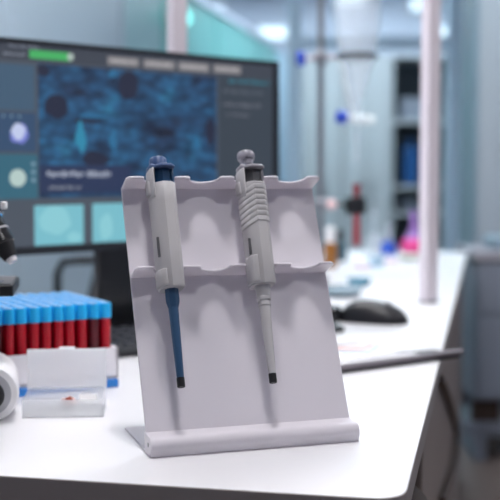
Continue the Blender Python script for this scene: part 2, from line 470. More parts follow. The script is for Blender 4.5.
# dark cell holes and bright cyan membranes in the picture
def blobui(name, cx, cz, rx, rz, m, y, n_=22, wob=.18, parent=pic):
    bm = BM(); k = [1 + random.uniform(-wob, wob) for _ in range(n_)]
    k = [(k[i-1] + 2*k[i] + k[(i+1) % n_]) / 4 for i in range(n_)]
    pts = [(cx + rx*k[i]*math.cos(2*PI*i/n_), cz + rz*k[i]*math.sin(2*PI*i/n_)) for i in range(n_)]
    loft(bm, [[(a, y, c) for a, c in pts], [(a, y-.0002, c) for a, c in pts]])
    return obj(name, bm, m, parent, smooth=False)
dk = emis('cell_gap', (28, 34, 58)); cy1 = emis('membrane', (40, 132, 166)); cy2 = emis('membrane_dim', (38, 104, 146))
for cx, cz, rx, rz in ((.104, .388, .024, .020), (.080, .443, .012, .010), (.247, .428, .022, .024), (.178, .302, .026, .014), (.430, .352, .012, .026), (.1650, .365, .030, .0040)):
    blobui('dark_cell', cx, cz, rx, rz, dk, -.0018)
for cx, cz, rx, rz in ((.216, .335, .008, .022), (.150, .340, .010, .020), (.400, .335, .006, .014), (.215, .445, .008, .006), (.178, .374, .026, .003)):
    blobui('cyan_membrane', cx, cz, rx, rz, cy2 if cx > .17 else cy1, -.00185, wob=.45)
ui('caption_band', (.0712, .2515, .2470, .2930), emis('caption_band', (34, 48, 82)), .0009)
def textrow(name, r, m, parent=scr, y=-.0022, gap=.16):
    """a line of small unreadable letters"""
    bm = BM(); x = r[0]; h = r[3] - r[2]
    while x < r[1]:
        w = h * random.choice((.45, .6, .6, .75, .9))
        box(bm, x, min(x + w, r[1]), y - .0002, y, r[2] + (h*.22 if random.random() < .3 else 0), r[3] - (h*.25 if random.random() < .6 else 0))
        x += w + h*gap + (h*.5 if random.random() < .14 else 0)
    return obj(name, bm, m, parent, smooth=False)
tx = emis('screen_text', (150, 158, 176)); tx2 = emis('screen_text_dim', (118, 124, 138))
textrow('text_line', (.0844, .2096, .2735, .2835), tx); textrow('text_line', (.0878, .1492, .2535, .2596), tx2)
textrow('text_line', (.0186, .0726, .4762, .4808), tx2); textrow('text_line', (.0090, .0488, .4630, .4675), tx2)
gb = ui('progress_bar', (.0560, .1320, .4612, .4742), emis('green_bar', (66, 172, 96)), .0006)
bm = BM(); lathe(bm, [(.0062, 0), (.0062, .0004)], 20)
bmesh.ops.transform(bm, matrix=Matrix.Translation((.1322, -.0018, .4680)) @ Matrix.Rotation(PI/2, 4, 'X'), verts=bm.verts)
obj('slider_knob', bm, emis('slider_knob', (168, 184, 178)), gb)
bt = emis('button_grey', (134, 132, 136))
for r in ((.2055, .2699, .4605, .4745), (.2805, .3483, .4603, .4745), (.3573, .4266, .4603, .4750), (.4384, .5041, .4612, .4755)):
    k = ui('menu_button', r, bt, .0006)
    textrow('button_text', (r[0]+.008, r[1]-.008, r[2]+.0045, r[3]-.0045), emis('button_text', (170, 168, 170)), k)
ui('side_column', (.4501, bx1-.001, .2400, .4560), emis('right_column', (52, 62, 74)), .0004)
textrow('text_line', (.4745, .5754, .4440, .4525), emis('teal_text', (52, 112, 130)))
textrow('text_line', (.4599, .5598, .4250, .4320), emis('grey_text', (84, 92, 104)))
textrow('text_line', (.4598, .5547, .4010, .4080), emis('grey_text_b', (100, 104, 116)))
textrow('text_line', (.4671, .5241, .3835, .3895), emis('grey_text_c', (94, 98, 110)))
t1 = ui('preview_tile', (bx0+.001, .0643, .3788, .4500), emis('tile_a', (62, 88, 112)), .0004)
t2 = ui('preview_tile', (bx0+.001, .0660, .3140, .3750), emis('tile_b', (48, 74, 106)), .0004)
t3 = ui('preview_tile', (bx0+.001, .0680, .2394, .3100), emis('tile_c', (48, 98, 118)), .0004)
wb = emis('pale_blob', (190, 200, 232)); wv = emis('violet_edge', (116, 126, 206)); cc = emis('pale_circle', (178, 200, 196)); dd = emis('dot', (120, 150, 168))
blobui('violet_cell', .0355, .3425, .0165, .0165, wv, -.0017, parent=t2); blobui('pale_cell', .0335, .3455, .0130, .0140, wb, -.00175, parent=t2)
blobui('round_cell', .0315, .2725, .0150, .0140, cc, -.0017, wob=.04, parent=t3)
for z in (.2945, .2818, .2691): blobui('small_dot', .0600, z, .0040, .0036, dd, -.0017, 12, .02, t3)
for xx in (.008, .022, .036): blobui('small_dot', xx, .3690, .0022, .0020, dd, -.0017, 10, .02, t2)
tb = emis('teal_thumb', (118, 186, 200)); tb2 = emis('teal_thumb_light', (136, 200, 210))
h1 = ui('thumbnail', (.0608, .1543, .1640, .2283), tb, .0005); h2 = ui('thumbnail', (.1722, .2717, .1640, .2293), tb, .0005)
h3 = ui('thumbnail', (.2900, .3900, .1640, .2293), tb, .0005); h4 = ui('thumbnail', (.4080, .5080, .1640, .2293), tb, .0005)
blobui('pale_patch', .098, .203, .030, .022, tb2, -.0018, parent=h1); blobui('pale_patch', .135, .175, .014, .008, tb2, -.0018, parent=h1)
blobui('pale_patch', .200, .190, .014, .022, tb2, -.0018, parent=h2)
blobui('pale_patch', .33, .195, .02, .022, tb2, -.0018, parent=h3); blobui('pale_patch', .45, .195, .03, .018, tb2, -.0018, parent=h4)
bm = BM(); box(bm, .215, .345, .045, .062, .008, .30)
obj('stand_column', bm, M['black_gloss'], mon, bevel=.004)
bm = BM(); box(bm, .16, .40, -.015, .15, 0, .010)
obj('stand_base', bm, M['black_gloss'], mon, bevel=.004)

# ------------------------------------------------------------------ keyboard
kb = thing('keyboard', 'black computer keyboard lying behind the pipette stand, in front of the monitor', 'keyboard', (-.213, 1.671, T), math.atan2(.60, .80))
KL, KD = .475, .150
bm = BM(); prismx(bm, [(0, .002), (.004, 0), (KD-.002, 0), (KD, .006), (KD, .022), (KD-.012, .024), (.006, .012), (0, .010)], 0, KL)
obj('keyboard_body', bm, M['keyb'], kb, bevel=.002)
kmesh = None
for row in range(5):
    for c in range(18):
        if row == 0 and 4 <= c <= 8:
            if c != 4: continue
            w = .0245*5 - .003
        else: w = .0215
        x = .014 + c*.0250; y = .012 + row*.0245; z = .0115 + (y/KD)*.0125
        if w > .03:
            bm = BM(); loft(bm, [[(0, 0, 0), (w, 0, 0), (w, .021, .002), (0, .021, .002)], [(.002, .002, .006), (w-.002, .002, .006), (w-.002, .019, .008), (.002, .019, .008)]])
            k = obj('space_bar', bm, M['key'], kb)
        else:
            if kmesh is None:
                bm = BM(); loft(bm, [[(0, 0, 0), (w, 0, 0), (w, .021, .002), (0, .021, .002)], [(.003, .003, .006), (w-.003, .003, .006), (w-.003, .018, .008), (.003, .018, .008)]])
                k = obj('key', bm, M['key'], kb); kmesh = k
            else:
                k = kmesh.copy(); C.objects.link(k)
        k.location = (x, y, z)

# ------------------------------------------------------------------ computer mouse, beyond the folder
ms = thing('computer_mouse', 'glossy black computer mouse right of the keyboard, in front of the glass dish', 'computer mouse', (.232, 2.085, T), math.radians(-22))
rings = []
for i in range(17):
    c_ = -math.cos(PI*i/16)*.998; q = math.sqrt(1 - c_*c_)
    w = .034*q**.75; h = .042*q**.8*(1 - .12*c_)
    rings.append([(.066*c_, w*math.cos(2*PI*k/24), .0005 + max(0, h*math.sin(2*PI*k/24))) for k in range(24)])
obj('mouse_shell', loft(BM(), rings), mat('satin_black_plastic', (.014, .014, .018), rough=.38), ms)
bm = BM(); loft(bm, [[(.028 + .009*math.cos(2*PI*k/16), .0035*s_, .033 + .008*math.sin(2*PI*k/16)) for k in range(16)] for s_ in (-1, 1)])
obj('scroll_wheel', bm, M['mgray'], ms)
# dark cable clip / adapter left of it
ad = thing('power_adapter', 'small black power adapter just left of the computer mouse', 'power adapter', (.152, 2.095, T), math.radians(-15))
obj('adapter_block', box(BM(), -.030, .018, -.018, .022, 0, .030), M['black_gloss'], ad, bevel=.006, seg=3)
bm = BM(); tube_path(bm, [(.0, .03, .012), (-.02, .08, .005), (-.06, .12, .004), (-.12, .14, .004)], .003)
obj('cable', bm, M['black'], ad)

# ------------------------------------------------------------------ folder with papers
U2 = Vector((.82, .572)).normalized(); fa = math.atan2(U2.y, U2.x)
fo = thing('clipboard', 'thin dark grey clipboard jutting over the desk edge, under printed sheets', 'clipboard', (.3229, 1.6907, T), fa)
bm = BM(); prism(bm, round_poly([(-.33, 0), (0, 0), (0, .055), (-.33, .16)], [.008]*4), 0, .0050)
obj('board', bm, M['black'], fo, bevel=.001)
bm = BM(); tube_path(bm, [(-.036, .03, .0065), (-.034, .015, .0085), (-.028, .006, .0095)], .0028)
obj('lower_lip', prism(BM(), round_poly([(-.33, -.003), (.004, -.003), (.004, .010), (-.33, .010)], [.003]*4), .0050, .0120), M['folder'], fo, bevel=.0015)
bm.free()
sh = thing('paper_sheet', 'white printed sheet with faint coloured chart lines lying on the clipboard', 'paper', (.3229, 1.6907, T + .0052), fa)
bm = BM()
N = 10
top_, bot_ = [], []
for j in range(2):
    pass
g = [[(-.320 + (.285 - .03*j)*i/N, .011 + .190*j/4, .0004 + .0016*math.sin(i*.9 + j*.5)**2) for i in range(N+1)] for j in range(5)]
V = [[bm.verts.new(p) for p in r] for r in g]
V2 = [[bm.verts.new((p[0], p[1], p[2]-.0004)) for p in r] for r in g]
for j in range(4):
    for i in range(N):
        bm.faces.new((V[j][i], V[j][i+1], V[j+1][i+1], V[j+1][i])); bm.faces.new((V2[j][i+1], V2[j][i], V2[j+1][i], V2[j+1][i+1]))
obj('sheet', bm, M['paper'], sh)
ch_r = mat('red_ink', (.70, .25, .22), rough=.8); ch_b = mat('blue_ink', (.30, .48, .68), rough=.8); ch_g = mat('grey_ink', (.4, .4, .45), rough=.8)
for q, (m_, y0, a) in enumerate(((ch_r, .13, .016), (ch_b, .10, .020), (ch_g, .165, .002), (ch_g, .045, .002))):
    bm = BM(); tube_path(bm, [(-.29 + .23*i/12, y0 + a*math.sin(i*1.1 + q), .0026) for i in range(13)], .0012, 5)
    obj('chart_line', bm, m_, sh)
ps = thing('paper_sheet', 'second white sheet on the desk between the clipboard and the computer mouse', 'paper', (.13, 1.70, T), math.radians(24))
obj('sheet', box(BM(), -.05, .16, .02, .16, 0, .0004), M['paper'], ps, smooth=False)
for q in range(3):
    obj('chart_line', box(BM(), -.03, .14, .05 + q*.03, .052 + q*.03, .0004, .0007), (ch_b, ch_r, ch_g)[q], ps, smooth=False)

# ------------------------------------------------------------------ rack of blood tubes
RY = math.radians(30); u = Vector((math.cos(RY), math.sin(RY))); v = Vector((-u.y, u.x)); PT = .0164
P0 = Vector((-.1913, 1.4687))
rack = thing('tube_rack', 'white tube rack on a blue base, holding rows of blood tubes', 'tube rack', (P0.x, P0.y, T), RY)
nx, ny = 10, 10
rx0, rx1, ry0, ry1 = -nx*PT + .004, .013, -.012, (ny-1)*PT + .012
obj('base', box(BM(), rx0 - .004, rx1 - .002, ry0 - .006, ry1, 0, .0105), M['rackblue'], rack, bevel=.001)
bm = BM()
box(bm, rx0, rx1, ry0, ry1, .0105, .0145)
box(bm, rx0, rx1, ry0, ry0 + .0035, .0105, .052); box(bm, rx0, rx1, ry1 - .0035, ry1, .0105, .052)
box(bm, rx0, rx0 + .0035, ry0, ry1, .0105, .052); box(bm, rx1 - .0035, rx1, ry0, ry1, .0105, .052)
obj('holder', bm, M['rack'], rack, smooth=False)
proto = None; dark = None
M['blood_dark'] = mat('settled_blood_tube', (.11, .008, .016), rough=.22, spec=.35)
TW = ['front row', 'second row', 'third row', 'fourth row', 'fifth row', 'sixth row', 'seventh row', 'eighth row', 'ninth row', 'back row']
for rr in range(ny):
    for cc_ in range(nx):
        p = P0 - u*PT*cc_ + v*PT*rr
        if proto is None:
            tt = thing('blood_tube', 'x', 'test tube')
            obj('tube', lathe(BM(), [(.003, 0), (.0058, .003), (.0066, .008), (.0066, .078), (.0068, .080)], 18), M['blood'], tt)
            bm = BM(); n_ = 24
            ring = lambda r_, z: [(r_*(1 + (.02 if k % 2 else -.02))*math.cos(2*PI*k/n_), r_*(1 + (.02 if k % 2 else -.02))*math.sin(2*PI*k/n_), z) for k in range(n_)]
            loft(bm, [ring(.0078, .0765), ring(.0079, .0945), ring(.0074, .0958), ring(.0056, .0958), ring(.0050, .0925)])
            cp = obj('cap', bm, M['tubecap'], tt)
            obj('stopper', lathe(BM(), [(.0050, .0926), (.0050, .0962), (.0036, .0972)], 14), M['stopper'], cp)
            proto = tt
        else:
            tt = copy_tree(proto)
            if random.random() < .22:
                for ch in tt.children:
                    if ch.name.startswith('tube'):
                        if dark is None: dark = ch.data.copy(); dark.materials[0] = M['blood_dark']
                        ch.data = dark
        tt.location = (p.x, p.y, T + .0146)
        tt.rotation_euler = (random.uniform(-.010, .010), random.uniform(-.010, .010), random.uniform(0, 6.28))
        pos = ('at the right end' if cc_ == 0 else ORD[cc_] + ' from the right end')
        tt['label'] = f'blue-capped blood tube in the {TW[rr]} of the rack, {pos}'
        tt['category'] = 'test tube'; tt['group'] = 'blue-capped blood tubes in the rack'

# ------------------------------------------------------------------ open specimen box
bx = thing('specimen_box', 'small open clear plastic box with raised frosted lid, in front of the tube rack', 'plastic box', (-.2622, 1.2707, T), math.radians(5))
BW, BD, BH = .0932, .072, .0205
bm = BM(); th = .0016
box(bm, 0, BW, 0, BD, 0, th)
box(bm, 0, BW, 0, th, th, BH); box(bm, 0, BW, BD-th, BD, th, BH)
box(bm, 0, th, th, BD-th, th, BH); box(bm, BW-th, BW, th, BD-th, th, BH)
obj('tray', bm, M['boxp'], bx, smooth=False)
bm = BM(); LH = .0475
mt = Matrix.Translation((-.0008, BD + .001, BH)) @ Matrix.Rotation(math.radians(-6), 4, 'X')
box(bm, 0, BW+.0016, 0, .0018, 0, LH, mt)
for a, b_, c, d in ((0, .0018, 0, LH), (BW-.0002, BW+.0016, 0, LH)): box(bm, a, b_, -.010, 0, c, d, mt)
box(bm, 0, BW+.0016, -.010, 0, LH-.0018, LH, mt)
obj('lid', bm, M['boxlid'], bx, smooth=False)
bm = BM(); prismx(bm, [(-.011, LH-.001), (.0, LH-.001), (0, LH+.0028), (-.009, LH+.003)], .038, .057)
bmesh.ops.transform(bm, matrix=mt, verts=bm.verts)
obj('lid_tab', bm, M['boxlid'], bx, bevel=.0008)
bm = BM(); rod(bm, (.004, BD+.001, BH), (BW-.004, BD+.001, BH), .0015, 10); obj('hinge', bm, M['boxp'], bx)
sl = obj('paper_label', box(BM(), -.0105, .0105, -.0065, .0065, 0, .0012), mat('label_paper', (.95, .95, .95), rough=.8), smooth=False)
setp(sl, 'small blank white label slip standing inside the open plastic box', 'label slip'); sl.location = (-.2622 + .0665, 1.2707 + .068, T + .0088); sl.rotation_euler = (math.radians(50), 0, math.radians(5))
sp = thing('specimen', 'small reddish tissue specimen lying in the open plastic box', 'specimen', (-.2622 + .0455, 1.2707 + .056, T + th))
bm = BM(); bmesh.ops.create_icosphere(bm, subdivisions=3, radius=1)
for vv in bm.verts: vv.co = Vector((vv.co.x*.0095, vv.co.y*.010, (.0060 + vv.co.z*.0056))) * (1 + .12*math.sin(vv.co.x*5 + vv.co.y*4))
obj('pale_tissue', bm, M['specimen_pale'], sp)
bm = BM(); bmesh.ops.create_icosphere(bm, subdivisions=3, radius=1)
for vv in bm.verts: vv.co = Vector((vv.co.x*.0052 + .001, vv.co.y*.006 - .005, .0090 + vv.co.z*.0034)) * (1 + .12*math.sin(vv.co.x*6 + vv.co.y*5))
obj('red_spot', bm, M['specimen'], sp)

# ------------------------------------------------------------------ microscope (mostly beyond the left edge)
mc = thing('microscope', 'white and black microscope cut off by the left edge, left of the tube rack', 'microscope', (-.36, 1.33, T))
# rounded lamp housing of the foot: a lying drum with grey rim and black knob
d0, d1 = Vector((.067, -.085, .0332)), Vector((.044, .020, .0332))
mtd = Matrix.Translation(d1) @ (d0 - d1).to_track_quat('Z', 'Y').to_matrix().to_4x4()
ln = (d0 - d1).length
def drum(prof, n=36):
    bm = lathe(BM(), prof, n); bmesh.ops.transform(bm, matrix=mtd, verts=bm.verts); return bm
obj('lamp_housing', drum([(.032, 0), (.033, .004), (.033, ln-.006), (.0305, ln-.001), (.025, ln)]), M['mwhite'], mc)
obj('housing_rim', drum([(.024, ln-.002), (.024, ln+.002), (.019, ln+.003)]), M['mgray'], mc)
obj('knob', drum([(.0165, ln), (.0165, ln+.010), (.014, ln+.012)]), M['black'], mc)
obj('foot', box(BM(), -.14, 0, -.06, .07, 0, .035), M['mwhite'], mc, bevel=.008, seg=3)
obj('arm', prismx(BM(), [(.09, .03), (.15, .03), (.16, .20), (.13, .27), (.03, .29), (.03, .26), (.09, .22), (.10, .16)], -.115, -.065), M['mwhite'], mc, bevel=.006, seg=3)
SR = Matrix.Translation((.088, -.050, 0)) @ Matrix.Rotation(math.radians(8), 4, 'Z')
stg = obj('stage', box(BM(), -.20, 0, 0, .11, .1400, .153, SR), M['black'], mc, bevel=.0015)
obj('stage_plate', box(BM(), -.19, -.003, .004, .105, .153, .1542, SR), mat('dark_grey_plate', (.10, .10, .115), rough=.5), stg)
obj('stage_screw', lathe(BM(), [(.003, .1545), (.003, .1565)], 12, .070, -.03), M['chrome'], stg)
obj('stage_support', box(BM(), -.095, -.04, .02, .125, .118, .1400), M['black_gloss'], mc)
# nosepiece and objectives
obj('nosepiece', lathe(BM(), [(.022, .222), (.030, .228), (.032, .236), (.026, .250), (.022, .262)], 28, .035, 0), M['black_gloss'], mc)
def objective(a, b):
    a, b = Vector(a), Vector(b); d = b - a
    bm = BM(); rod(bm, a, a + d*.62, .0150, 20); o = obj('objective', bm, M['black_gloss'], mc, bevel=.002)
    bm = BM(); rod(bm, a + d*.60, a + d*.92, .0135, 20, .008); obj('objective_cone', bm, M['black'], o)
    bm = BM(); rod(bm, a + d*.90, b, .0072, 16, .0055); obj('lens_ring', bm, M['mwhite'], o)
    bm = BM(); rod(bm, a + d*.30, a + d*.34, .0158, 20); obj('colour_ring', bm, M['mgray'], o)
    bm = BM(); rod(bm, a + d*-.06, a + d*.03, .0168, 20); obj('chrome_ring', bm, M['chrome'], o)
objective((.052, -.01, .226), (.083, -.025, .178)); objective((.030, .01, .226), (.028, .012, .176)); objective((.012, -.01, .228), (-.016, -.025, .185))
bm = BM(); rod(bm, (.05, -.01, .243), (.070, -.015, .2440), .004, 14); obj('filter_slider', bm, M['chrome'], mc)
bm = BM(); box(bm, .0685, .0745, -.022, -.010, .239, .248); obj('slider_grip', bm, M['mwhite'], mc, bevel=.0015)
obj('head', prismx(BM(), [(-.05, .262), (.07, .262), (.07, .30), (.02, .335), (-.05, .32)], -.085, .020), M['mwhite'], mc, bevel=.008, seg=3)
for sx in (-.06, .0):
    bm = BM(); rod(bm, (sx, -.02, .30), (sx, -.13, .37), .017, 18); o = obj('eyepiece', bm, M['mwhite'], mc)
    bm = BM(); rod(bm, (sx, -.12, .3636), (sx, -.155, .386), .019, 18); obj('eyecup', bm, M['black'], o)

# ------------------------------------------------------------------ reagent shelf frame: two white posts
sf = thing('shelf_frame', 'tall pale shelf frame, its two white posts rising behind the monitor and on the desk', 'shelf frame', (0, 0, T))
pa, pb = Vector((-.138, 2.14)), Vector((.3853, 2.41)); ang = math.atan2(pb.y-pa.y, pb.x-pa.x)
for p in (pa, pb):
    bm = BM(); w = .0155
    box(bm, -w, w, -w, w, .004, 1.15, Matrix.Translation((p.x, p.y, 0)) @ Matrix.Rotation(ang, 4, 'Z'))
    po = obj('post', bm, M['alu'], sf, bevel=.003)
    bm = BM(); lathe(bm, [(.024, 0), (.024, .004)], 20, p.x, p.y); obj('post_foot', bm, M['steel'], po)
for z in (.80, 1.12):
    bm = BM(); box(bm, .0155, (pb-pa).length-.0155, -.012, .012, z, z+.03, Matrix.Translation((pa.x, pa.y, 0)) @ Matrix.Rotation(ang, 4, 'Z'))
    obj('rail', bm, M['alu'], sf, bevel=.002)

# ------------------------------------------------------------------ retort stand, funnel, red tube
RX, RYY = .1812, 2.90
rs = thing('retort_stand', 'dark steel retort stand holding the glass funnel above the red tube', 'retort stand', (RX, RYY, T))
obj('base_plate', box(BM(), -.10, .018, -.10, .10, 0, .012), M['steel'], rs, bevel=.003)
obj('pole', lathe(BM(), [(.0085, .01), (.0085, 1.05)], 16), M['steel'], rs)
FX = .2745 - RX; FZ = .575
up = obj('ring_clamp', rod(BM(), (-.040, -.012, FZ-.006), (FX-.048, -.004, FZ-.002), .0042, 12), mat('coppery_rod', (.42, .30, .32), rough=.4, metal=.5), rs)
bm = BM()
loft(bm, [[(FX + (.051 + .005*math.cos(2*PI*k/8))*math.cos(2*PI*i/32), (.051 + .005*math.cos(2*PI*k/8))*math.sin(2*PI*i/32), FZ + .006*math.sin(2*PI*k/8)) for k in range(8)] for i in range(33)], caps=False)
obj('ring', bm, M['black_gloss'], up)
obj('blue_knob', box(BM(), -.063, -.040, -.024, .0, FZ-.026, FZ+.012), M['royal'], up, bevel=.008, seg=3)
obj('boss_head', box(BM(), -.016, .016, -.022, .012, FZ-.020, FZ+.012), M['steel'], up, bevel=.004)
CZ = .196
lo = obj('lower_clamp', rod(BM(), (-.02, -.012, CZ), (.066, -.012, CZ), .0055, 12), M['black_gloss'], rs)
obj('boss_head', box(BM(), -.017, .017, -.026, .012, CZ-.014, CZ+.014), M['steel'], lo, bevel=.004)
bm = BM(); bmesh.ops.create_uvsphere(bm, u_segments=20, v_segments=12, radius=.0135); bmesh.ops.translate(bm, verts=bm.verts, vec=(.028, -.030, CZ+.001))
obj('pink_knob', bm, mat('pale_pink_knob', (.78, .55, .55), rough=.4), lo)
bm = BM()
for s_ in (-1, 1): box(bm, .072, .116, -.012 + s_*.0165 - .006, -.012 + s_*.0165 + .006, CZ-.025, CZ+.020)
box(bm, .064, .078, -.030, .006, CZ-.025, CZ+.020)
obj('jaw', bm, M['black_gloss'], lo, bevel=.003)
rt = thing('glass_tube', 'upright dark red tube gripped by the black clamp above the blue flask', 'glass tube', (.2745, 2.888, T + .090))
obj('tube_body', lathe(BM(), [(.006, 0), (.0095, .006), (.0095, .150), (.0105, .152), (.0105, .160)], 18), M['redglass'], rt)
# funnel: thin walled lathe
fn = thing('separatory_funnel', 'clear glass separatory funnel with blue stopcock held high in a ring clamp', 'separatory funnel', (.2745, 2.90, T))
outer = [(.005, .310), (.005, .405), (.009, .425), (.012, .455), (.028, .510), (.044, .565), (.055, .630), (.060, .690), (.056, .745), (.042, .790), (.018, .815), (.014, .850)]
prof = outer + [(r_ - .0018, z) for r_, z in reversed(outer)]
obj('glass_bulb', lathe(BM(), prof, 36, caps=False), M['glass'], fn)
sc = obj('stopcock', rod(BM(), (-.034, -.002, .420), (.046, -.002, .412), .0120, 16), mat('white_frosted_glass', (.85, .92, .93), rough=.2, alpha=.85), fn)
bm = BM(); lathe(bm, [(.008, .398), (.020, .404), (.030, .412), (.028, .420), (.012, .432), (.009, .436)], 24); obj('valve_bulb', bm, M['glass'], sc)
obj('blue_handle', rod(BM(), (-.054, -.002, .423), (-.024, -.002, .417), .0165, 18), M['royal'], sc, bevel=.004)
obj('stopper', lathe(BM(), [(.012, .845), (.016, .855), (.016, .880)], 20), M['royal'], fn)
bm = BM(); tube_path(bm, [(-.045, -.046, .560), (-.036, -.040, .515), (-.024, -.028, .46), (-.014, -.012, .432)], .0065, 10)
obj('highlight_streak', bm, mat('highlight_milky', (.80, .88, .92), rough=.2, alpha=.8), fn)  # milky tube standing in for the bright highlight along the funnel cone

# ------------------------------------------------------------------ glassware at the far end of the desk
def bottle(name, label, cat, x, y, prof, m, cap=None, capm=None, capname='cap'):
    t = thing(name, label, cat, (x, y, T)); obj('vessel', lathe(BM(), prof, 24), m, t)
    if cap: obj(capname, lathe(BM(), cap, 20), capm, t)
    return t
bottle('reagent_bottle', 'small amber bottle with a tall white cap just right of the stand', 'bottle', .236, 3.27,
       [(.018, 0), (.020, .003), (.020, .062), (.012, .076)], M['amber'], [(.013, .074), (.014, .078), (.014, .112), (.010, .120)], M['mwhite'])
bottle('dropper_bottle', 'dark teal dropper bottle behind the amber bottle', 'bottle', .282, 3.50,
       [(.020, 0), (.022, .004), (.022, .050), (.010, .062)], M['teal_dark'], [(.010, .061), (.011, .090), (.005, .100)], M['black'])
bottle('liquid_flask', 'conical flask with royal blue liquid near the far desk end', 'flask', .466, 3.78,
       [(.030, 0), (.033, .004), (.027, .030), (.020, .045)], M['blueliq'], [(.020, .045), (.010, .080), (.010, .112), (.012, .114)], M['glass'], 'glass_neck')
bottle('liquid_flask', 'large round flask with bright pink liquid, beside the right white post', 'flask', .548, 3.74,
       [(.022, 0), (.038, .006), (.046, .025), (.044, .044), (.036, .056)], M['pink'], [(.036, .056), (.016, .078), (.012, .11), (.012, .150), (.014, .152)], M['purple'], 'violet_neck')
bottle('glass_beaker', 'clear glass beaker left of the blue flask', 'beaker', .40, 3.62, [(.028, 0), (.030, .003), (.030, .075), (.032, .078)], M['glass'])
bottle('glass_beaker', 'small pale blue beaker in front of the blue flask', 'beaker', .375, 3.30, [(.020, 0), (.022, .003), (.022, .032)], mat('pale_blue_liquid', (.45, .65, .80), rough=.2))
bottle('petri_dish', 'shallow pink petri dish in front of the blue flask', 'petri dish', .43, 3.42, [(.026, 0), (.028, .002), (.028, .009)], mat('pale_pink_gel', (.80, .55, .62), rough=.3))
bottle('petri_dish', 'shallow reddish petri dish behind the teal glass dish', 'petri dish', .325, 3.25, [(.026, 0), (.028, .002), (.028, .009)], mat('rosy_gel', (.72, .52, .60), rough=.3))
bottle('glass_dish', 'low teal glass dish behind the computer mouse', 'dish', .268, 2.74, [(.016, 0), (.026, .006), (.030, .020), (.027, .021)], M['teal_mid'])
bottle('glass_dish', 'wide grey-blue glass dish between adapter and teal dish', 'dish', .205, 2.52, [(.030, 0), (.046, .006), (.050, .022), (.046, .023)], mat('grey_blue_glass', (.28, .38, .44), rough=.15))
bottle('measuring_cylinder', 'thin clear measuring cylinder between the red tube and blue flask', 'measuring cylinder', .43, 3.88, [(.022, 0), (.022, .004), (.010, .006), (.010, .150), (.012, .153)], M['glass'])
bottle('pestle_bowl', 'pale yellowish bowl in front of the pink flask', 'bowl', .505, 3.52, [(.020, 0), (.036, .010), (.040, .020), (.036, .021)], mat('pale_yellow_ceramic', (.62, .66, .58), rough=.4))

# ------------------------------------------------------------------ left frosted glass partition
# runs away from the camera along the direction of the room
K = .2036
def Lx(d): return -.28 + K*(d - 6.3)
rot = -math.atan(K)
pw = thing('glass_partition', 'long frosted glass partition turning from grey to teal behind the monitor', 'partition', (Lx(2.45), 2.45, 0), rot)
LEN = (9.3 - 2.45) / math.cos(rot)
segs = [0, 1.35, 2.5, 3.15, 4.3, 5.6, 6.3, LEN]
HH = T + 1.24
cols = ['part_gray', 'part_gray', 'part_mid', 'part_teal', 'part_teal', 'part_teal', 'part_pale']
for i, (a, b_) in enumerate(zip(segs[:-1], segs[1:])):
    obj('frosted_panel', box(BM(), -.012, .012, a + .02, b_ - .02, .10, HH - .04), M[cols[i]], pw, smooth=False)
    obj('mullion', box(BM(), -.018, .018, a - .02, a + .02, 0, HH - .04), M['part_gray' if i < 3 else ('part_teal' if i < 6 else 'part_pale')], pw)
obj('end_post', box(BM(), -.03, .03, LEN - .02, LEN + .03, 0, HH - .04), M['bluewhite'], pw)
obj('top_rail', box(BM(), -.03, .03, -.02, LEN + .03, HH - .04, HH), M['rail'], pw)
obj('bottom_rail', box(BM(), -.03, .03, -.02, LEN + .03, 0, .10), M['part_gray'], pw)
tl = thing('wall_lamp', 'small glowing teal oval lamp on the teal partition beside the left white post', 'lamp', (Lx(5.7) + .03, 5.7, T + 1.005), rot)
bm = lathe(BM(), [(.052, 0), (.052, .03), (.040, .05)], 28)
bmesh.ops.transform(bm, matrix=Matrix.Translation((0, 0, .05)) @ Matrix.Rotation(PI/2, 4, 'Y') @ Matrix.Diagonal((.85, 2.6, 1, 1)), verts=bm.verts)
obj('lamp_glass', bm, M['tealamp'], tl)
bm = lathe(BM(), [(.056, -.016), (.056, 0)], 28)
bmesh.ops.transform(bm, matrix=Matrix.Translation((0, 0, .05)) @ Matrix.Rotation(PI/2, 4, 'Y') @ Matrix.Diagonal((.85, 2.6, 1, 1)), verts=bm.verts)
obj('lamp_mount', bm, M['lampframe'], tl)

# ------------------------------------------------------------------ pale blue frame across the lab
cf = thing('glazing_frame', 'pale blue metal frame of posts and beam crossing in front of the grey cabinets', 'frame', (0, 6.0, 0))
for px in (.235, 1.083):
    obj('frame_post', box(BM(), px - .040, px + .040, -.03, .03, 0, CEIL), M['bluewhite'], cf, bevel=.004)
obj('frame_beam', box(BM(), .265, 1.053, -.02, .02, T + .920, T + .990), M['bluewhite'], cf)
obj('frame_beam', box(BM(), .265, 1.053, -.02, .02, T + 1.33, T + 1.40), M['bluewhite'], cf)

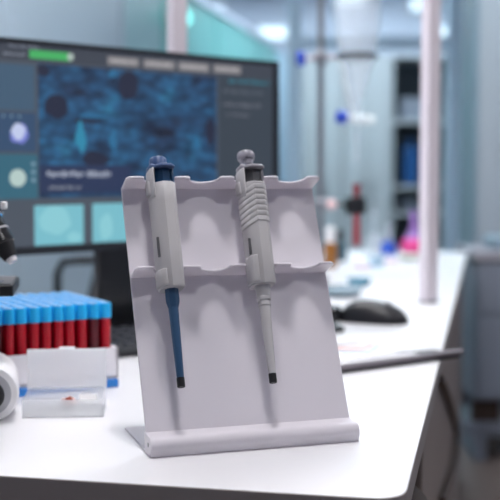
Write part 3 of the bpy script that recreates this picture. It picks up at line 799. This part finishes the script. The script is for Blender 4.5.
# ------------------------------------------------------------------ grey cabinets behind the frame
def door_cab(x0, x1, y, z1, label, ndoors, handles=True):
    t = thing('storage_cabinet', label, 'cabinet', (x0, y, 0))
    w = x1 - x0
    obj('carcass', box(BM(), 0, w, .02, .5, 0, z1), M['cab'], t)
    dw = w / ndoors
    for i in range(ndoors):
        d = obj('door', box(BM(), i*dw + .004, (i+1)*dw - .004, 0, .018, .08, z1 - .02), M['cab'], t, bevel=.002)
        bm = BM(); rod(bm, (i*dw + (dw - .04 if i % 2 == 0 else .04), -.02, T + .02), (i*dw + (dw - .04 if i % 2 == 0 else .04), -.02, T + .22), .006, 8)
        obj('handle', bm, M['steel'], d)
    return t
door_cab(.32, .655, 8.0, T + 1.10, 'tall grey-green two-door cabinet behind the retort stand', 2)
door_cab(.66, .995, 8.0, T + 1.10, 'tall grey-green two-door cabinet between funnel and right white post', 2)
oc = thing('open_shelf_cabinet', 'dark open shelf cabinet with a navy box, left of the right white post', 'shelf cabinet', (1.0, 8.0, 0))
ow = .46
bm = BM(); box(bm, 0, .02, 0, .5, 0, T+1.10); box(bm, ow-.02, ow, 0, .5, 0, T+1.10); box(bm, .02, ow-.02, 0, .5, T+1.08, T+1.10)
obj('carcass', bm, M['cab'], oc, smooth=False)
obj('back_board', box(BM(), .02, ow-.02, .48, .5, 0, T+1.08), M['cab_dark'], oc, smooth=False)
for z in (.10, .45, .72, T + .15, T + .62):
    obj('shelf_board', box(BM(), .02, ow-.02, .01, .48, z, z + .025), M['cab'], oc, smooth=False)
nb = thing('storage_box', 'navy blue storage bottle on the open shelf left of the right white post', 'box', (1.165, 8.20, T + .175))
obj('container', box(BM(), -.055, .055, -.08, .08, 0, .28), M['navy'], nb, bevel=.015, seg=3)
obj('lid', lathe(BM(), [(.035, .28), (.035, .34)], 16), M['navy'], nb)
bt_ = thing('storage_box', 'grey-blue storage box on the shelf above the navy container', 'box', (1.19, 8.22, T + .645))
obj('container', box(BM(), -.10, .12, -.08, .08, 0, .16), M['bench'], bt_, bevel=.01)
bt_ = thing('storage_box', 'slate storage box on the shelf beneath the navy container', 'box', (1.21, 8.22, .745))
obj('container', box(BM(), -.12, .12, -.08, .08, 0, .10), M['bench'], bt_, bevel=.01)

# ------------------------------------------------------------------ tall blue-grey cupboard at right
tc_ = thing('tall_cupboard', 'tall blue-grey cupboard filling the upper right edge behind the slate bench', 'cupboard', (.866, 4.32, 0))
obj('carcass', box(BM(), 0, .95, .02, .32, 0, 2.45), M['tall_side'], tc_)
for i in range(2):
    d = obj('door', box(BM(), .012 + i*.47, .012 + (i+1)*.465, -.004, .018, .06, 2.43), M['tall'], tc_, bevel=.003)
    bm = BM(); rod(bm, (.42 + i*.1, -.03, 1.0), (.42 + i*.1, -.03, 1.25), .007, 8); obj('handle', bm, M['steel'], d)

# slate bench at right with pedestal, bar and bin
be = thing('side_bench', 'slate grey bench with pale top beyond the aisle at the right edge', 'bench', (.80, 3.93, 0))
obj('bench_top', box(BM(), -.012, 1.0, 0, .36, T-.035, T), M['bench_top'], be, bevel=.003)
ped = obj('pedestal', box(BM(), 0, .115, .02, .34, .225, T-.035), M['bench'], be, bevel=.003)
obj('drawer_front', box(BM(), .006, .109, .002, .018, .54, T-.045), M['bench'], ped, bevel=.002)
obj('drawer_front', box(BM(), .006, .109, .002, .018, .235, .53), M['bench'], ped, bevel=.002)
obj('end_leg', box(BM(), .90, .95, .02, .34, 0, T-.035), M['bench'], be)
obj('back_board', box(BM(), 0, .95, .342, .36, .14, T-.035), M['bench'], be)
obj('toe_board', box(BM(), 0, .10, .06, .08, .14, .225), M['brown'], be)
obj('foot_rail', box(BM(), -.02, .95, .04, .085, .095, .14), M['bench'], be, bevel=.004)
obj('foot', box(BM(), .01, .05, .04, .34, 0, .095), M['bench'], be)
vb = thing('waste_bin', 'violet plastic bin under the slate bench at the right edge', 'bin', (.98, 4.10, .0))
obj('bin_body', lathe(BM(), [(.055, .27), (.085, .52), (.088, .525), (.080, .52)], 28), M['violet'], vb)
obj('bin_stand', lathe(BM(), [(.055, 0), (.05, .02), (.02, .03), (.02, .26), (.055, .27)], 24), M['bench'], vb)
mcx = thing('bench_device', 'dark low grey device lying on the pale bench top at the right edge', 'device', (.93, 4.10, T))
obj('device_case', box(BM(), -.06, .22, -.10, .09, 0, .045), M['tall_side'], mcx, bevel=.012, seg=3)
obj('device_panel', box(BM(), .0, .16, -.104, -.099, .012, .034), M['cab_dark'], mcx)

# ------------------------------------------------------------------ stool under the right desk edge, chair beyond the monitor
st = thing('lab_stool', 'dark brown round lab stool tucked under the near right desk corner', 'stool', (.045, 1.25, 0))
obj('seat', lathe(BM(), [(.12, .622), (.155, .632), (.165, .652), (.155, .675), (.12, .691), (.04, .695)], 40), M['brown'], st)
obj('column', lathe(BM(), [(.025, .05), (.025, .624)], 20), M['steel'], st)
for k in range(5):
    a = 2*PI*k/5
    bm = BM(); rod(bm, (0, 0, .085), (.25*math.cos(a), .25*math.sin(a), .035), .018, 10, .012); lg = obj('leg', bm, M['black_gloss'], st)
    bm = BM(); bmesh.ops.create_uvsphere(bm, u_segments=14, v_segments=8, radius=.022); bmesh.ops.translate(bm, verts=bm.verts, vec=(.25*math.cos(a), .25*math.sin(a), .022)); obj('castor', bm, M['black'], lg)

mch = thing('metal_chair', 'dark metal chair whose back frame shows below the monitor, left of its stand', 'chair', (-.44, 3.05, 0), math.radians(12))
bz = T + .035
bm = BM(); tube_path(bm, [(-.085, 0, .02), (-.085, 0, bz-.03), (-.07, 0, bz), (-.03, 0, bz+.004), (.22, 0, bz+.004), (.26, 0, bz), (.275, 0, bz-.03), (.275, 0, .02)], .0115, 10)
obj('back_frame', bm, M['black'], mch)
bm = BM(); rod(bm, (-.05, 0, .46), (.03, 0, bz), .012, 10); obj('brace', bm, M['black_gloss'], mch)
obj('seat', box(BM(), -.085, .275, -.38, 0, .44, .47), M['black_gloss'], mch, bevel=.01)
for sx in (-.075, .265):
    bm = BM(); rod(bm, (sx, -.37, 0), (sx, -.36, .45), .011, 10); obj('leg', bm, M['black_gloss'], mch)

# cable hanging on the taupe desk side
bm = BM(); p1 = edge(.75, .006); p2 = edge(1.5, .012); p3 = edge(1.1, .015)
pts = []
CP = [Vector((a, b_)) for a, b_ in ((.65, -.028), (.80, -.040), (1.132, -.127), (1.624, -.277), (2.0, -.400), (1.80, -.425), (1.30, -.345), (.953, -.288), (.75, -.26))]
CABLE = []
for i in range(1, len(CP) - 2):
    for k in range(6):
        t = k/6; a, b_, c_, d_ = CP[i-1:i+3]
        CABLE.append(.5*((2*b_) + (c_ - a)*t + (2*a - 5*b_ + 4*c_ - d_)*t*t + (3*b_ - a - 3*c_ + d_)*t**3))
for s_, z_ in CABLE:
    q = edge(s_, -.004); pts.append((q[0], q[1], T + z_))
tube_path(bm, pts, .007, 8)
o = obj('power_cable', bm, M['brown'])
setp(o, 'dark cable hanging in a curve against the taupe desk side', 'cable')

# ------------------------------------------------------------------ camera
F = 1120.0
cam = bpy.data.cameras.new('camera'); co = bpy.data.objects.new('camera', cam); C.objects.link(co)
cam.sensor_width = 36; cam.sensor_fit = 'HORIZONTAL'; cam.lens = F/500*36
pitch = math.atan(80/F)
co.location = (0, 0, T + .285); co.rotation_euler = (PI/2 - pitch, 0, 0)
cam.clip_start = .02; cam.clip_end = 60
cam.dof.use_dof = True; cam.dof.focus_distance = 1.13; cam.dof.aperture_fstop = 4.8
cam.dof.aperture_blades = 0
sc_ = bpy.context.scene
sc_.camera = co
w = bpy.data.worlds.new('world'); sc_.world = w; w.use_nodes = True
w.node_tree.nodes['Background'].inputs['Color'].default_value = (.6, .7, .85, 1)
w.node_tree.nodes['Background'].inputs['Strength'].default_value = .3
vs = sc_.view_settings
vs.view_transform = 'Standard'; vs.look = 'None'; vs.gamma = 1; vs.use_curve_mapping = False; vs.exposure = 0
